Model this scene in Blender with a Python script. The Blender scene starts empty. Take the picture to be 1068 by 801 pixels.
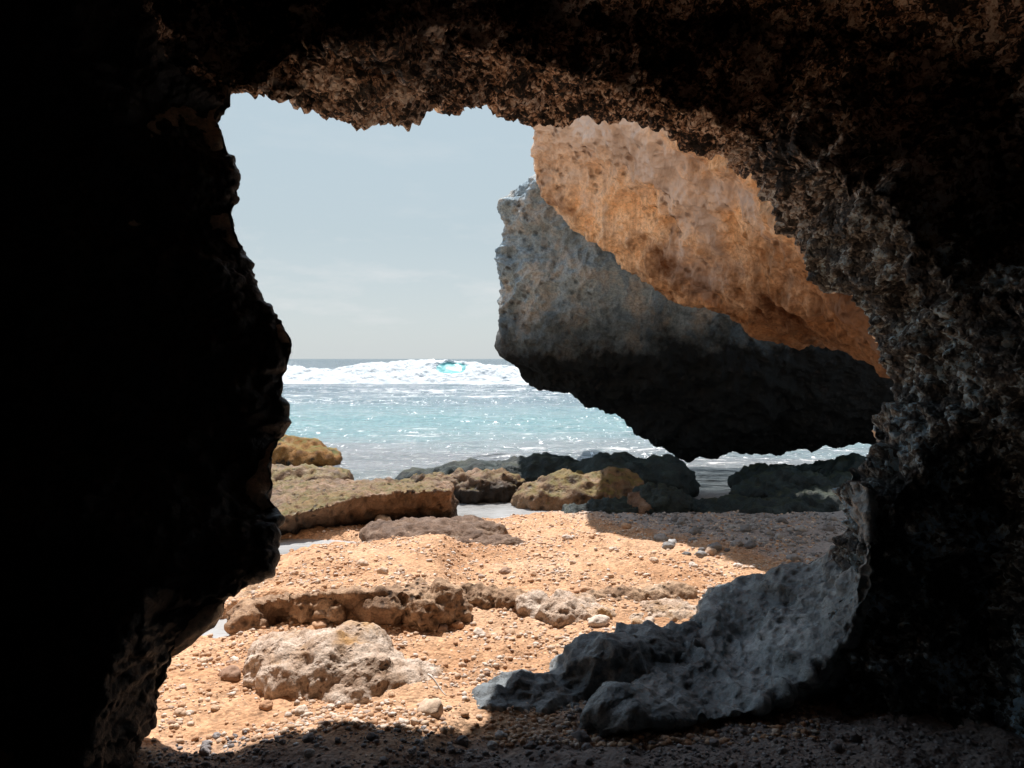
import bpy, bmesh, math, random
import numpy as np
from mathutils import Vector, Matrix
R = math.radians
random.seed(7)
SC = bpy.context.scene
COL = SC.collection

# ------------------------------------------------------------------ camera
CAMZ = 2.0; F = 800.0; CX = 534.0; HY = 374.0; W0 = 1068.0
cam = bpy.data.cameras.new('camera'); cam.sensor_width = 36; cam.lens = F / W0 * 36
cam.shift_y = (HY - 400.5) / W0
cam.clip_start = 0.05; cam.clip_end = 30000
co = bpy.data.objects.new('camera', cam); COL.objects.link(co)
co.location = (0, 0, CAMZ); co.rotation_euler = (R(90), 0, 0); SC.camera = co

def at(px, py, d):
    return np.array([(px - CX) / F * d, d, CAMZ - (py - HY) / F * d])

# ------------------------------------------------------------------ noise
G = np.array([[1,1,0],[-1,1,0],[1,-1,0],[-1,-1,0],[1,0,1],[-1,0,1],[1,0,-1],[-1,0,-1],
              [0,1,1],[0,-1,1],[0,1,-1],[0,-1,-1],[1,1,0],[-1,1,0],[0,-1,1],[0,-1,-1]], float)
M32 = np.uint64(0xffffffff)
def _hash(ix, iy, iz, seed):
    h = (ix.astype(np.int64) * 374761393 + iy.astype(np.int64) * 668265263 + iz.astype(np.int64) * 1440662683 + seed * 974634721)
    h = h.view(np.uint64) & M32
    h = ((h ^ (h >> np.uint64(15))) * np.uint64(2246822519)) & M32
    h = ((h ^ (h >> np.uint64(13))) * np.uint64(3266489917)) & M32
    return h ^ (h >> np.uint64(16))
def perlin(P, seed=0):
    P = np.asarray(P, float); I = np.floor(P).astype(np.int64); f = P - I
    u = f * f * f * (f * (f * 6 - 15) + 10)
    out = 0
    for dx in (0, 1):
        wx = u[:, 0] if dx else 1 - u[:, 0]
        for dy in (0, 1):
            wy = u[:, 1] if dy else 1 - u[:, 1]
            for dz in (0, 1):
                wz = u[:, 2] if dz else 1 - u[:, 2]
                g = G[(_hash(I[:, 0] + dx, I[:, 1] + dy, I[:, 2] + dz, seed) & np.uint64(15)).astype(np.int64)]
                out = out + wx * wy * wz * (g[:, 0] * (f[:, 0] - dx) + g[:, 1] * (f[:, 1] - dy) + g[:, 2] * (f[:, 2] - dz))
    return out
def fbm(P, octv=4, seed=0, gain=.5):
    P = np.asarray(P, float); a = 1.0; s = 0
    for o in range(octv):
        s = s + a * perlin(P, seed + o * 17); P = P * 2.03 + 11.3; a *= gain
    return s
def ridged(P, octv=4, seed=0):
    P = np.asarray(P, float); a = 1.0; s = 0
    for o in range(octv):
        s = s + a * (1 - 2.2 * np.abs(perlin(P, seed + o * 17))); P = P * 2.1 + 5.1; a *= .5
    return s
def worley(P, seed=0):
    P = np.asarray(P, float); I = np.floor(P).astype(np.int64); f1 = np.full(len(P), 9.0); f2 = f1.copy()
    for dx in (-1, 0, 1):
        for dy in (-1, 0, 1):
            for dz in (-1, 0, 1):
                J = I + np.array([dx, dy, dz])
                h = _hash(J[:, 0], J[:, 1], J[:, 2], seed)
                q = np.stack([(h & np.uint64(1023)), ((h >> np.uint64(10)) & np.uint64(1023)), ((h >> np.uint64(20)) & np.uint64(1023))], 1) / 1023.0
                d = np.sqrt(((J + q - P) ** 2).sum(1))
                f2 = np.minimum(f2, np.maximum(f1, d)); f1 = np.minimum(f1, d)
    return f1, f2

# ------------------------------------------------------------------ object helpers
def tag(o, label=None, cat=None, group=None, kind=None):
    if label: o['label'] = label
    if cat: o['category'] = cat
    if group: o['group'] = group
    if kind: o['kind'] = kind
    return o
def empty(name, loc=(0, 0, 0)):
    o = bpy.data.objects.new(name, None); COL.objects.link(o); o.location = loc; o.empty_display_size = .2; return o
def link(name, me, mat, parent=None):
    o = bpy.data.objects.new(name, me); COL.objects.link(o)
    if mat and not me.materials: me.materials.append(mat)
    if parent: o.parent = parent
    return o
def mesh_np(name, V, Fq, smooth=True):
    me = bpy.data.meshes.new(name); V = np.ascontiguousarray(V, np.float32); Fq = np.ascontiguousarray(Fq, np.int32)
    n, k = Fq.shape
    me.vertices.add(len(V)); me.vertices.foreach_set('co', V.ravel())
    me.loops.add(n * k); me.loops.foreach_set('vertex_index', Fq.ravel())
    me.polygons.add(n); me.polygons.foreach_set('loop_start', np.arange(n, dtype=np.int32) * k)
    me.update(calc_edges=True); me.validate()
    me.polygons.foreach_set('use_smooth', np.full(len(me.polygons), smooth))
    return me
def quads(nr, nc):
    i = np.arange(nr - 1)[:, None] * nc + np.arange(nc - 1)[None]
    return np.stack([i, i + 1, i + nc + 1, i + nc], -1).reshape(-1, 4)
def compact(V, Fq):
    u, inv = np.unique(Fq, return_inverse=True); return V[u], inv.reshape(Fq.shape)
def spline(P, subs, tens=1.0):
    """Catmull-Rom along axis 0 of P with subs[i] samples in segment i."""
    out = []; n = len(P)
    for i in range(n - 1):
        p0 = P[max(i - 1, 0)]; p1 = P[i]; p2 = P[i + 1]; p3 = P[min(i + 2, n - 1)]
        m1 = (p2 - p0) * .5 * tens; m2 = (p3 - p1) * .5 * tens
        for k in range(subs[i]):
            t = k / subs[i]; t2 = t * t; t3 = t2 * t
            out.append((2*t3 - 3*t2 + 1) * p1 + (t3 - 2*t2 + t) * m1 + (-2*t3 + 3*t2) * p2 + (t3 - t2) * m2)
    out.append(P[-1]); return np.array(out)
def patch(C, rsub, csub, tr=1.0, tc=1.0):
    C = np.asarray(C, float)
    A = spline(C, rsub, tr)
    return spline(A.transpose(1, 0, 2), csub, tc).transpose(1, 0, 2)
def grid_normals(P, inside):
    du = np.gradient(P, axis=0); dv = np.gradient(P, axis=1)
    n = np.cross(du, dv); n /= np.linalg.norm(n, axis=2, keepdims=True) + 1e-9
    s = np.sign((n * (np.asarray(inside) - P)).sum(2).mean()); return n * (s if s else 1)
def smooth_n(n, it=3):
    for _ in range(it):
        m = n.copy(); m[1:-1] += n[:-2] + n[2:]; m[:, 1:-1] += n[:, :-2] + n[:, 2:]
        n = m / (np.linalg.norm(m, axis=2, keepdims=True) + 1e-9)
    return n

# ------------------------------------------------------------------ materials
def mat_new(name):
    m = bpy.data.materials.new(name); m.use_nodes = True; nt = m.node_tree; nt.nodes.clear()
    out = nt.nodes.new('ShaderNodeOutputMaterial'); b = nt.nodes.new('ShaderNodeBsdfPrincipled')
    nt.links.new(b.outputs[0], out.inputs[0]); return m, nt, b
class N:
    def __init__(s, nt): s.nt = nt
    def node(s, t, **k):
        n = s.nt.nodes.new(t)
        for a, v in k.items():
            if a.startswith('_'): setattr(n, a[1:], v)
            else: s.put(n.inputs[a.replace('__', ' ')], v)
        return n
    def put(s, sock, v):
        if isinstance(v, bpy.types.NodeSocket): s.nt.links.new(v, sock)
        else:
            try: sock.default_value = v
            except Exception: sock.default_value = tuple(v) + (1.0,)
    def noise(s, vec, scale, detail=6, rough=.55, dist=0.0):
        n = s.node('ShaderNodeTexNoise', Vector=vec, Scale=scale, Detail=detail, Roughness=rough, Distortion=dist); return n.outputs['Fac']
    def voro(s, vec, scale, feat='F1', rnd=1.0):
        n = s.node('ShaderNodeTexVoronoi', _feature=feat, Vector=vec, Scale=scale, Randomness=rnd); return n.outputs['Distance']
    def ramp(s, fac, stops, interp='LINEAR'):
        n = s.node('ShaderNodeValToRGB', Fac=fac); cr = n.color_ramp; cr.interpolation = interp
        while len(cr.elements) > 1: cr.elements.remove(cr.elements[-1])
        for i, (p, c) in enumerate(stops):
            e = cr.elements[0] if i == 0 else cr.elements.new(p)
            e.position = p; e.color = (c, c, c, 1) if not hasattr(c, '__len__') else tuple(c) + (1,)
        return n.outputs['Color']
    def mix(s, fac, a, b, mode='MIX'):
        n = s.nt.nodes.new('ShaderNodeMix'); n.data_type = 'RGBA'; n.blend_type = mode
        s.put(n.inputs[0], fac); s.put(n.inputs[6], a); s.put(n.inputs[7], b); return n.outputs[2]
    def math(s, op, a, b=0.0, c=0.0, clamp=False):
        n = s.nt.nodes.new('ShaderNodeMath'); n.operation = op; n.use_clamp = clamp
        s.put(n.inputs[0], a); s.put(n.inputs[1], b); s.put(n.inputs[2], c); return n.outputs[0]
    def mapr(s, v, a, b, c=0.0, d=1.0):
        n = s.node('ShaderNodeMapRange', Value=v); n.inputs[1].default_value = a; n.inputs[2].default_value = b
        n.inputs[3].default_value = c; n.inputs[4].default_value = d; return n.outputs[0]
    def bump(s, h, strength, dist, normal=None):
        n = s.node('ShaderNodeBump', Height=h, Strength=strength, Distance=dist)
        if normal: s.put(n.inputs['Normal'], normal)
        return n.outputs[0]
    def scale(s, vec, sc, rot=(0, 0, 0)):
        n = s.node('ShaderNodeMapping', Vector=vec); n.inputs['Scale'].default_value = sc; n.inputs['Rotation'].default_value = rot; return n.outputs[0]

def rock_mat(name, stops, sc=1.0, pits=None, moss=None, zone=None, rough=.8, bump=.6, spec=.3, streak=None, blotch=None, fine=1.0, tint=None):
    """stops: colour ramp over an fbm noise; pits: (scale, colour, amount); moss: (colours, slope, noise scale); zone: (z0, z1, colour);
    blotch: [(colour, scale, lo, hi)]"""
    m, nt, b = mat_new(name); n = N(nt)
    pos = nt.nodes.new('ShaderNodeNewGeometry').outputs['Position']
    nrm = nt.nodes['Geometry'].outputs['Normal'] if 'Geometry' in nt.nodes else None
    big = n.noise(pos, 2.3 * sc, 8, .62); col = n.ramp(big, stops)
    fine_n = n.noise(pos, 34 * sc * fine, 6, .7)
    col = n.mix(1.0, col, n.ramp(fine_n, [(.28, .45), (.5, 1.0), (.72, 1.35)]), 'MULTIPLY')
    for k, (c, s_, lo, hi) in enumerate(blotch or []):
        off = n.node('ShaderNodeVectorMath', _operation='ADD'); n.put(off.inputs[0], pos); off.inputs[1].default_value = (3.7 * k, 9.1 * k, 1.3)
        col = n.mix(n.mapr(n.noise(off.outputs[0], s_, 7, .65), lo, hi), col, c)
    if streak:
        v = n.scale(pos, streak[1], streak[2]); col = n.mix(n.mapr(n.noise(v, streak[0], 4, .6), .5, .66, 0, streak[4]), col, streak[3])
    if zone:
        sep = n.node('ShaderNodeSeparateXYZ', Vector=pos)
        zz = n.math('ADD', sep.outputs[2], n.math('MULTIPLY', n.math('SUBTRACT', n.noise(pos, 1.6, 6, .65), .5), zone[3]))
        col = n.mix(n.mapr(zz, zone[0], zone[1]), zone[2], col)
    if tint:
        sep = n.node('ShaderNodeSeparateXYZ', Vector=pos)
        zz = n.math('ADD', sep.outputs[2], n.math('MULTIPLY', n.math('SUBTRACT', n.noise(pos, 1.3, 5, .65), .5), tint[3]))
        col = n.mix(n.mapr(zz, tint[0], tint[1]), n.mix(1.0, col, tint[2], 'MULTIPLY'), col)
    if moss:
        sepn = n.node('ShaderNodeSeparateXYZ', Vector=nrm)
        f = n.math('MULTIPLY', n.mapr(sepn.outputs[2], moss[1], moss[1] + .3), n.mapr(n.noise(pos, moss[2], 6, .65), .40, .56))
        col = n.mix(f, col, n.ramp(n.noise(pos, moss[2] * 4, 5, .7), [(.35, moss[0][0]), (.65, moss[0][1])]))
    h = n.math('ADD', n.math('MULTIPLY', fine_n, .6), n.math('MULTIPLY', n.noise(pos, 11 * sc, 6, .65), 1.4))
    if pits:
        wp = n.node('ShaderNodeVectorMath', _operation='ADD'); n.put(wp.inputs[0], pos)
        ns = n.node('ShaderNodeTexNoise', Vector=pos, Scale=pits[0] * .7, Detail=3.0)
        sc_ = n.node('ShaderNodeVectorMath', _operation='SCALE'); n.put(sc_.inputs[0], ns.outputs['Color']); sc_.inputs['Scale'].default_value = .9 / pits[0]
        n.put(wp.inputs[1], sc_.outputs[0])
        d = n.voro(wp.outputs[0], pits[0]); msk = n.mapr(n.noise(pos, pits[0] * .22, 4, .6), .42, .58)
        pit = n.math('MULTIPLY', n.mapr(d, .12, .42, 1, 0), msk)
        col = n.mix(n.math('MULTIPLY', pit, pits[2]), col, pits[1])
        h = n.math('SUBTRACT', h, n.math('MULTIPLY', pit, 1.2))
    n.put(b.inputs['Base Color'], col)
    n.put(b.inputs['Roughness'], n.mapr(n.noise(pos, 5 * sc, 4), .3, .7, max(rough - .22, .05), min(rough + .12, 1)))
    b.inputs['Specular IOR Level'].default_value = spec
    n.put(b.inputs['Normal'], n.bump(h, bump, .035 / sc))
    return m

M = {}
def cave_mat():
    """gritty conglomerate: every embedded pebble its own tone, knobbly relief; greyer and wetter low down"""
    m, nt, b = mat_new('gritty_cave_rock'); n = N(nt)
    pos = nt.nodes.new('ShaderNodeNewGeometry').outputs['Position']
    ns = n.node('ShaderNodeTexNoise', Vector=pos, Scale=14.0, Detail=4.0)
    wp = n.node('ShaderNodeVectorMath', _operation='MULTIPLY_ADD'); n.put(wp.inputs[0], ns.outputs['Color']); wp.inputs[1].default_value = (.075, .075, .075); n.put(wp.inputs[2], pos)
    cells = []
    for sc in (13, 31, 62):
        v = n.node('ShaderNodeTexVoronoi', Vector=wp.outputs[0], Scale=float(sc)); cells.append((v.outputs['Distance'], n.node('ShaderNodeSeparateColor', Color=v.outputs['Color']).outputs[0]))
    tone = n.math('ADD', n.math('MULTIPLY', cells[0][1], .30), n.math('ADD', n.math('MULTIPLY', cells[1][1], .45), n.math('MULTIPLY', cells[2][1], .25)))
    tone = n.math('ADD', tone, n.math('MULTIPLY', n.math('SUBTRACT', n.noise(pos, 2.4, 7, .65), .54), 1.9))
    col = n.ramp(tone, [(.28, (.010, .008, .007)), (.40, (.07, .042, .03)), (.50, (.34, .205, .13)), (.62, (.60, .42, .31)), (.74, (.86, .74, .64))])
    sep = n.node('ShaderNodeSeparateXYZ', Vector=pos)
    zz = n.math('ADD', sep.outputs[2], n.math('MULTIPLY', n.math('SUBTRACT', n.noise(pos, 1.3, 5, .65), .5), 2.4))
    low = n.mapr(zz, 2.5, 4.0, 1, 0)
    col = n.mix(low, col, n.mix(1.0, col, (.58, .98, 1.38), 'MULTIPLY'))
    n.put(b.inputs['Base Color'], col); n.put(b.inputs['Roughness'], n.mapr(low, 0, 1, .68, .40)); n.put(b.inputs['Specular IOR Level'], n.mapr(low, 0, 1, .3, .8))
    h = n.math('SUBTRACT', n.math('MULTIPLY', n.noise(pos, 22, 6, .7), 1.1), n.math('ADD', n.math('MULTIPLY', cells[0][0], .9), n.math('ADD', n.math('MULTIPLY', cells[1][0], .55), n.math('MULTIPLY', cells[2][0], .22))))
    n.put(b.inputs['Normal'], n.bump(h, 1.0, .055)); return m
M['cave'] = cave_mat()
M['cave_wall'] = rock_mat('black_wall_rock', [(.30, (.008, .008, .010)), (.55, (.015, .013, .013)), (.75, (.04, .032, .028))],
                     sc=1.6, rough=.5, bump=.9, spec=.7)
M['buttress'] = rock_mat('smooth_grey_rock', [(.33, (.045, .06, .07)), (.45, (.095, .125, .14)), (.56, (.21, .25, .27)), (.68, (.44, .48, .50))],
                     sc=1.4, pits=(10, (.02, .022, .025), .9), rough=.34, bump=.7, spec=1.0)
M['dark_foot'] = rock_mat('dark_blue_grey_rock', [(.3, (.05, .058, .066)), (.5, (.17, .195, .21)), (.70, (.34, .37, .38))],
                     sc=1.4, pits=(7, (.012, .013, .014), .8), rough=.55, bump=.6, spec=.45,
                     blotch=[((.30, .20, .12), 3.0, .62, .75)])
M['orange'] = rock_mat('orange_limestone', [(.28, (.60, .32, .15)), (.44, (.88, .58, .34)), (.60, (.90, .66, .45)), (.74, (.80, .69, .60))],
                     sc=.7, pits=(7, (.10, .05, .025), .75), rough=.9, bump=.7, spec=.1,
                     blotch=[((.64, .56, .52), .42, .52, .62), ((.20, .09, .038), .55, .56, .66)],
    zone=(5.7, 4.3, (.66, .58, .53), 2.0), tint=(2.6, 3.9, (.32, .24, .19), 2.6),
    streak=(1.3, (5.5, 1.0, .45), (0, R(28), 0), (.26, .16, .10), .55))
M['bounce_cliff'] = rock_mat('bounce_cliff_rock', [(.28, (.62, .48, .34)), (.5, (.78, .63, .48)), (.72, (.82, .72, .60))], sc=1.0, pits=(6, (.2, .12, .07), .5), rough=.9, bump=.7, spec=.1)  # pale so that it reflects sun onto the orange overhang
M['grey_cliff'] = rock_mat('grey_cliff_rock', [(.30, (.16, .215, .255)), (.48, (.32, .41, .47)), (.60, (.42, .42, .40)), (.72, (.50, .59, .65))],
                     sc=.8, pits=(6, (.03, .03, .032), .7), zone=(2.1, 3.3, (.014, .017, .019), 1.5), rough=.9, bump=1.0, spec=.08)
M['pale'] = rock_mat('pale_limestone', [(.28, (.28, .18, .115)), (.45, (.50, .375, .285)), (.6, (.62, .51, .42)), (.75, (.70, .61, .54))],
                     sc=2.2, pits=(22, (.18, .10, .06), .7), rough=.9, bump=1.0, spec=.15,
                     blotch=[((.46, .27, .12), 2.6, .52, .66)])
M['ledge'] = rock_mat('brown_conglomerate', [(.28, (.11, .065, .04)), (.45, (.30, .19, .12)), (.6, (.46, .31, .20)), (.75, (.56, .42, .31))],
                     sc=2.0, pits=(14, (.025, .014, .009), .95), rough=.88, bump=.9, spec=.2)
M['mossy'] = rock_mat('mossy_brown_rock', [(.30, (.04, .024, .016)), (.45, (.15, .09, .05)), (.6, (.25, .155, .09)), (.75, (.33, .24, .18))],
                     sc=1.3, pits=(9, (.018, .012, .009), .9), moss=(((.19, .115, .03), (.12, .10, .025)), .5, 1.6), rough=.65, bump=.8, spec=.3)
M['slab'] = rock_mat('slab_rock', [(.30, (.05, .03, .02)), (.45, (.16, .095, .055)), (.6, (.27, .165, .10)), (.75, (.36, .26, .20))],
                    sc=1.5, pits=(10, (.018, .012, .009), .9), zone=(-.02, .16, (.022, .016, .012), .34), moss=(((.20, .115, .035), (.115, .095, .025)), .6, 1.4), rough=.65, bump=.9, spec=.3)
M['orange_moss'] = rock_mat('orange_weed_rock', [(.3, (.09, .04, .012)), (.5, (.24, .11, .03)), (.7, (.32, .19, .08))],
                     sc=1.3, moss=(((.13, .11, .015), (.07, .09, .012)), .75, 1.2), rough=.8, bump=.9, spec=.2,
                     blotch=[((.015, .012, .008), 1.5, .56, .62)])
M['weed'] = rock_mat('black_green_rock', [(.3, (.006, .010, .010)), (.5, (.014, .024, .024)), (.7, (.04, .06, .058))],
                     sc=1.2, moss=(((.05, .05, .015), (.03, .04, .015)), .8, 1.3), rough=.6, bump=1.0, spec=.3)
M['brown_flat'] = rock_mat('flat_brown_rock', [(.3, (.07, .043, .03)), (.5, (.165, .105, .072)), (.7, (.27, .19, .135))],
                     sc=1.6, pits=(8, (.06, .035, .025), .7), rough=.8, bump=.8, spec=.25)

# sand
def sand_mat():
    m, nt, b = mat_new('orange_shell_sand'); n = N(nt)
    pos = nt.nodes.new('ShaderNodeNewGeometry').outputs['Position']
    big = n.noise(pos, 1.1, 5, .6); g = n.voro(pos, 42); g2 = n.noise(pos, 70, 4, .7); mid = n.noise(pos, 7, 5, .6)
    col = n.ramp(big, [(.32, (.41, .225, .12)), (.5, (.52, .31, .18)), (.68, (.58, .38, .245))])
    vor = n.node('ShaderNodeTexVoronoi', Vector=pos, Scale=48.0)
    grain = n.ramp(n.node('ShaderNodeSeparateColor', Color=vor.outputs['Color']).outputs[0], [(.0, .62), (.5, 1.0), (.93, 1.15), (1., 1.45)])
    col = n.mix(.85, col, grain, 'MULTIPLY')
    col = n.mix(1.0, col, n.ramp(mid, [(.3, .78), (.5, 1.0), (.7, 1.12)]), 'MULTIPLY')
    # wet sand close to water level
    sep = n.node('ShaderNodeSeparateXYZ', Vector=pos)
    zz = n.math('ADD', sep.outputs[2], n.math('MULTIPLY', n.math('SUBTRACT', n.noise(pos, 1.4, 4), .5), .12))
    wet = n.mapr(zz, -.40, -.22, 1, 0)
    col = n.mix(n.math('MULTIPLY', wet, .8), col, (.16, .10, .062))
    # shade of the cave roof and the overhang painted grey into the sand
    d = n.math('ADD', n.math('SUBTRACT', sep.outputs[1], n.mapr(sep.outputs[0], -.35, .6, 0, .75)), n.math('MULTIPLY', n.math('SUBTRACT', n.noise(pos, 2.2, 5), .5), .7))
    floor_shade = n.mapr(d, 3.55, 4.05, 1, 0)  # follows the edge of the roof's shadow
    col = n.mix(n.math('MULTIPLY', floor_shade, .88), col, n.mix(grain, (.105, .095, .095), (.27, .245, .24)))
    overhang_shade = n.math('ADD', n.math('ADD', sep.outputs[0], n.math('MULTIPLY', sep.outputs[1], .577)), n.math('MULTIPLY', n.math('SUBTRACT', n.noise(pos, 2.6, 6, .65), .5), 1.1))  # follows the edge of the overhang's shadow
    col = n.mix(n.math('MULTIPLY', n.mapr(overhang_shade, 6.8, 7.3), .85), col, n.mix(grain, (.16, .155, .155), (.36, .35, .345)))
    n.put(b.inputs['Base Color'], col); n.put(b.inputs['Roughness'], n.mapr(wet, 0, 1, .92, .35)); b.inputs['Specular IOR Level'].default_value = .25
    h = n.math('ADD', n.math('MULTIPLY', n.math('SUBTRACT', 1.0, g), 1.0), n.math('MULTIPLY', g2, .8))
    n.put(b.inputs['Normal'], n.bump(h, .7, .016))
    return m
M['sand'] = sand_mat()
def stone_mat(name, stops, rough=.85):
    m, nt, b = mat_new(name); n = N(nt)
    tc = nt.nodes.new('ShaderNodeTexCoord').outputs['Object']; oi = nt.nodes.new('ShaderNodeObjectInfo').outputs['Random']
    gi = nt.nodes.new('ShaderNodeNewGeometry'); rnd = n.math('FRACT', n.math('ADD', gi.outputs['Random Per Island'], n.math('MULTIPLY', oi, 7.0)))
    col = n.ramp(rnd, stops)
    col = n.mix(1.0, col, n.ramp(n.noise(gi.outputs['Position'], 40, 5, .65), [(.3, .7), (.5, 1.0), (.7, 1.2)]), 'MULTIPLY')
    n.put(b.inputs['Base Color'], col); b.inputs['Roughness'].default_value = rough; b.inputs['Specular IOR Level'].default_value = .2
    n.put(b.inputs['Normal'], n.bump(n.noise(gi.outputs['Position'], 60, 5, .7), .6, .012)); return m
M['stone'] = stone_mat('pale_beach_stone', [(0, (.44, .25, .145)), (.3, (.56, .37, .24)), (.6, (.62, .48, .37)), (.85, (.68, .60, .53)), (1, (.30, .18, .12))])
M['shade_grey_stone'] = stone_mat('shade_grey_beach_stone', [(0, (.15, .145, .145)), (.5, (.26, .255, .25)), (.85, (.38, .375, .37)), (1, (.52, .52, .51))])  # beach stone again, greyed to paint the shade under the overhang
M['shade_dark_stone'] = stone_mat('shade_dark_beach_stone', [(0, (.15, .135, .135)), (.5, (.25, .23, .23)), (.85, (.35, .33, .33)), (1, (.54, .53, .52))], .7)  # beach stone again, darkened to paint the cave floor shade

# water
SEA = -0.6
def water_mat():
    m, nt, b = mat_new('sea_water'); n = N(nt)
    pos = nt.nodes.new('ShaderNodeNewGeometry').outputs['Position']
    sep = n.node('ShaderNodeSeparateXYZ', Vector=pos)
    st = n.scale(pos, (.12, .5, .5))
    wob = n.math('MULTIPLY', n.math('SUBTRACT', n.noise(st, 1.0, 5, .6), .5), 14)
    y = n.math('ADD', sep.outputs[1], wob)
    lg = n.mapr(n.math('LOGARITHM', n.math('MAXIMUM', y, 5.0), 10.0), 1.0, 3.0)
    # 10 m .. 1000 m from the cave
    col = n.ramp(lg, [(.10, (.13, .15, .15)), (.15, (.18, .19, .20)), (.19, (.165, .225, .235)), (.24, (.14, .25, .26)), (.29, (.14, .235, .25)),
                      (.33, (.12, .18, .205)), (.42, (.11, .15, .175)), (.46, (.10, .14, .165)), (.52, (.03, .07, .10)), (1.0, (.02, .06, .09))])
    # foam: streaks of white on the inshore water
    fv = n.scale(pos, (.55, 1.6, 1.0)); fn = n.noise(fv, 1.4, 8, .72)
    band = n.ramp(lg, [(.12, .10), (.22, .09), (.26, .0), (.30, .03), (.35, .14), (.44, .09), (.47, .26), (.49, .0), (1.0, 0.0)])
    band2 = n.math('MULTIPLY', n.math('SUBTRACT', n.noise(n.scale(pos, (.05, .35, 1)), 1.0, 4), .5), .45)
    th = n.math('ADD', n.math('ADD', fn, band), band2)
    foam = n.math('MULTIPLY', n.mapr(th, .70, .76), n.mapr(lg, .475, .485, 1, 0))
    col = n.mix(foam, col, (.78, .76, .75))
    fl = n.noise(n.scale(pos, (6.0, 1.7, 1)), 1.0, 3, .75)  # sun sparkle painted as white flecks in the water colour
    sparkle = n.math('MULTIPLY', n.mapr(n.math('ADD', fl, n.math('MULTIPLY', n.math('SUBTRACT', n.noise(n.scale(pos, (.10, .3, 1)), 1.0, 4), .5), .35)), .645, .685), n.mapr(lg, .475, .485, 1, 0))
    col = n.mix(sparkle, col, (.80, .80, .80)); foam = n.math('MAXIMUM', foam, sparkle)  # from here the foam mask holds the painted sparkle too
    n.put(b.inputs['Base Color'], col)
    n.put(b.inputs['Roughness'], n.mapr(foam, 0, 1, .12, .9)); b.inputs['IOR'].default_value = 1.33; b.inputs['Specular IOR Level'].default_value = .5
    h = n.math('ADD', n.math('MULTIPLY', n.noise(n.scale(pos, (.55, 1.3, 1)), 1.3, 3, .6), 1.2), n.math('MULTIPLY', n.noise(n.scale(pos, (1, 1.5, 1)), 6.0, 3, .6), .22))
    h = n.math('ADD', h, n.math('MULTIPLY', foam, .05))
    n.put(b.inputs['Normal'], n.bump(h, 1.0, .40))
    return m
M['water'] = water_mat()
def pool_mat():
    m, nt, b = mat_new('still_pool_water'); n = N(nt)
    pos = nt.nodes.new('ShaderNodeNewGeometry').outputs['Position']
    n.put(b.inputs['Base Color'], n.ramp(n.noise(pos, 2.0, 4), [(.35, (.31, .31, .305)), (.65, (.43, .44, .445))]))
    b.inputs['Roughness'].default_value = .06; b.inputs['IOR'].default_value = 1.33
    n.put(b.inputs['Normal'], n.bump(n.noise(n.scale(pos, (1, 2.2, 1)), 7, 3), .5, .02)); return m
M['pool'] = pool_mat()
def foam_mat():
    m, nt, b = mat_new('white_sea_foam'); n = N(nt)
    pos = nt.nodes.new('ShaderNodeNewGeometry').outputs['Position']
    n.put(b.inputs['Base Color'], n.ramp(n.noise(n.scale(pos, (.7, 1, 1.2)), 1.2, 8, .7), [(.34, (.48, .54, .57)), (.44, (.68, .71, .72)), (.54, (.80, .81, .81)), (.7, (.85, .85, .85))]))
    b.inputs['Roughness'].default_value = .95; b.inputs['Specular IOR Level'].default_value = .1
    n.put(b.inputs['Normal'], n.bump(n.noise(pos, 1.6, 8, .7), 1.0, .6)); return m
M['foam'] = foam_mat()
def wave_face_mat():
    m, nt, b = mat_new('turquoise_wave_water'); n = N(nt)
    pos = nt.nodes.new('ShaderNodeNewGeometry').outputs['Position']
    n.put(b.inputs['Base Color'], n.ramp(n.noise(n.scale(pos, (.8, 1, 2.5)), 1.6, 6, .65), [(.38, (.12, .33, .33)), (.55, (.19, .42, .41)), (.66, (.6, .70, .70))]))
    b.inputs['Roughness'].default_value = .25; b.inputs['IOR'].default_value = 1.33; return m
M['wave_face'] = wave_face_mat()
def wood_mat():
    m, nt, b = mat_new('bleached_wood'); n = N(nt)
    tc = nt.nodes.new('ShaderNodeTexCoord').outputs['Object']
    n.put(b.inputs['Base Color'], n.ramp(n.noise(n.scale(tc, (40, 40, 4)), 2, 4), [(.35, (.66, .62, .56)), (.6, (.85, .83, .8))])); b.inputs['Roughness'].default_value = .8; return m
M['wood'] = wood_mat()

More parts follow.
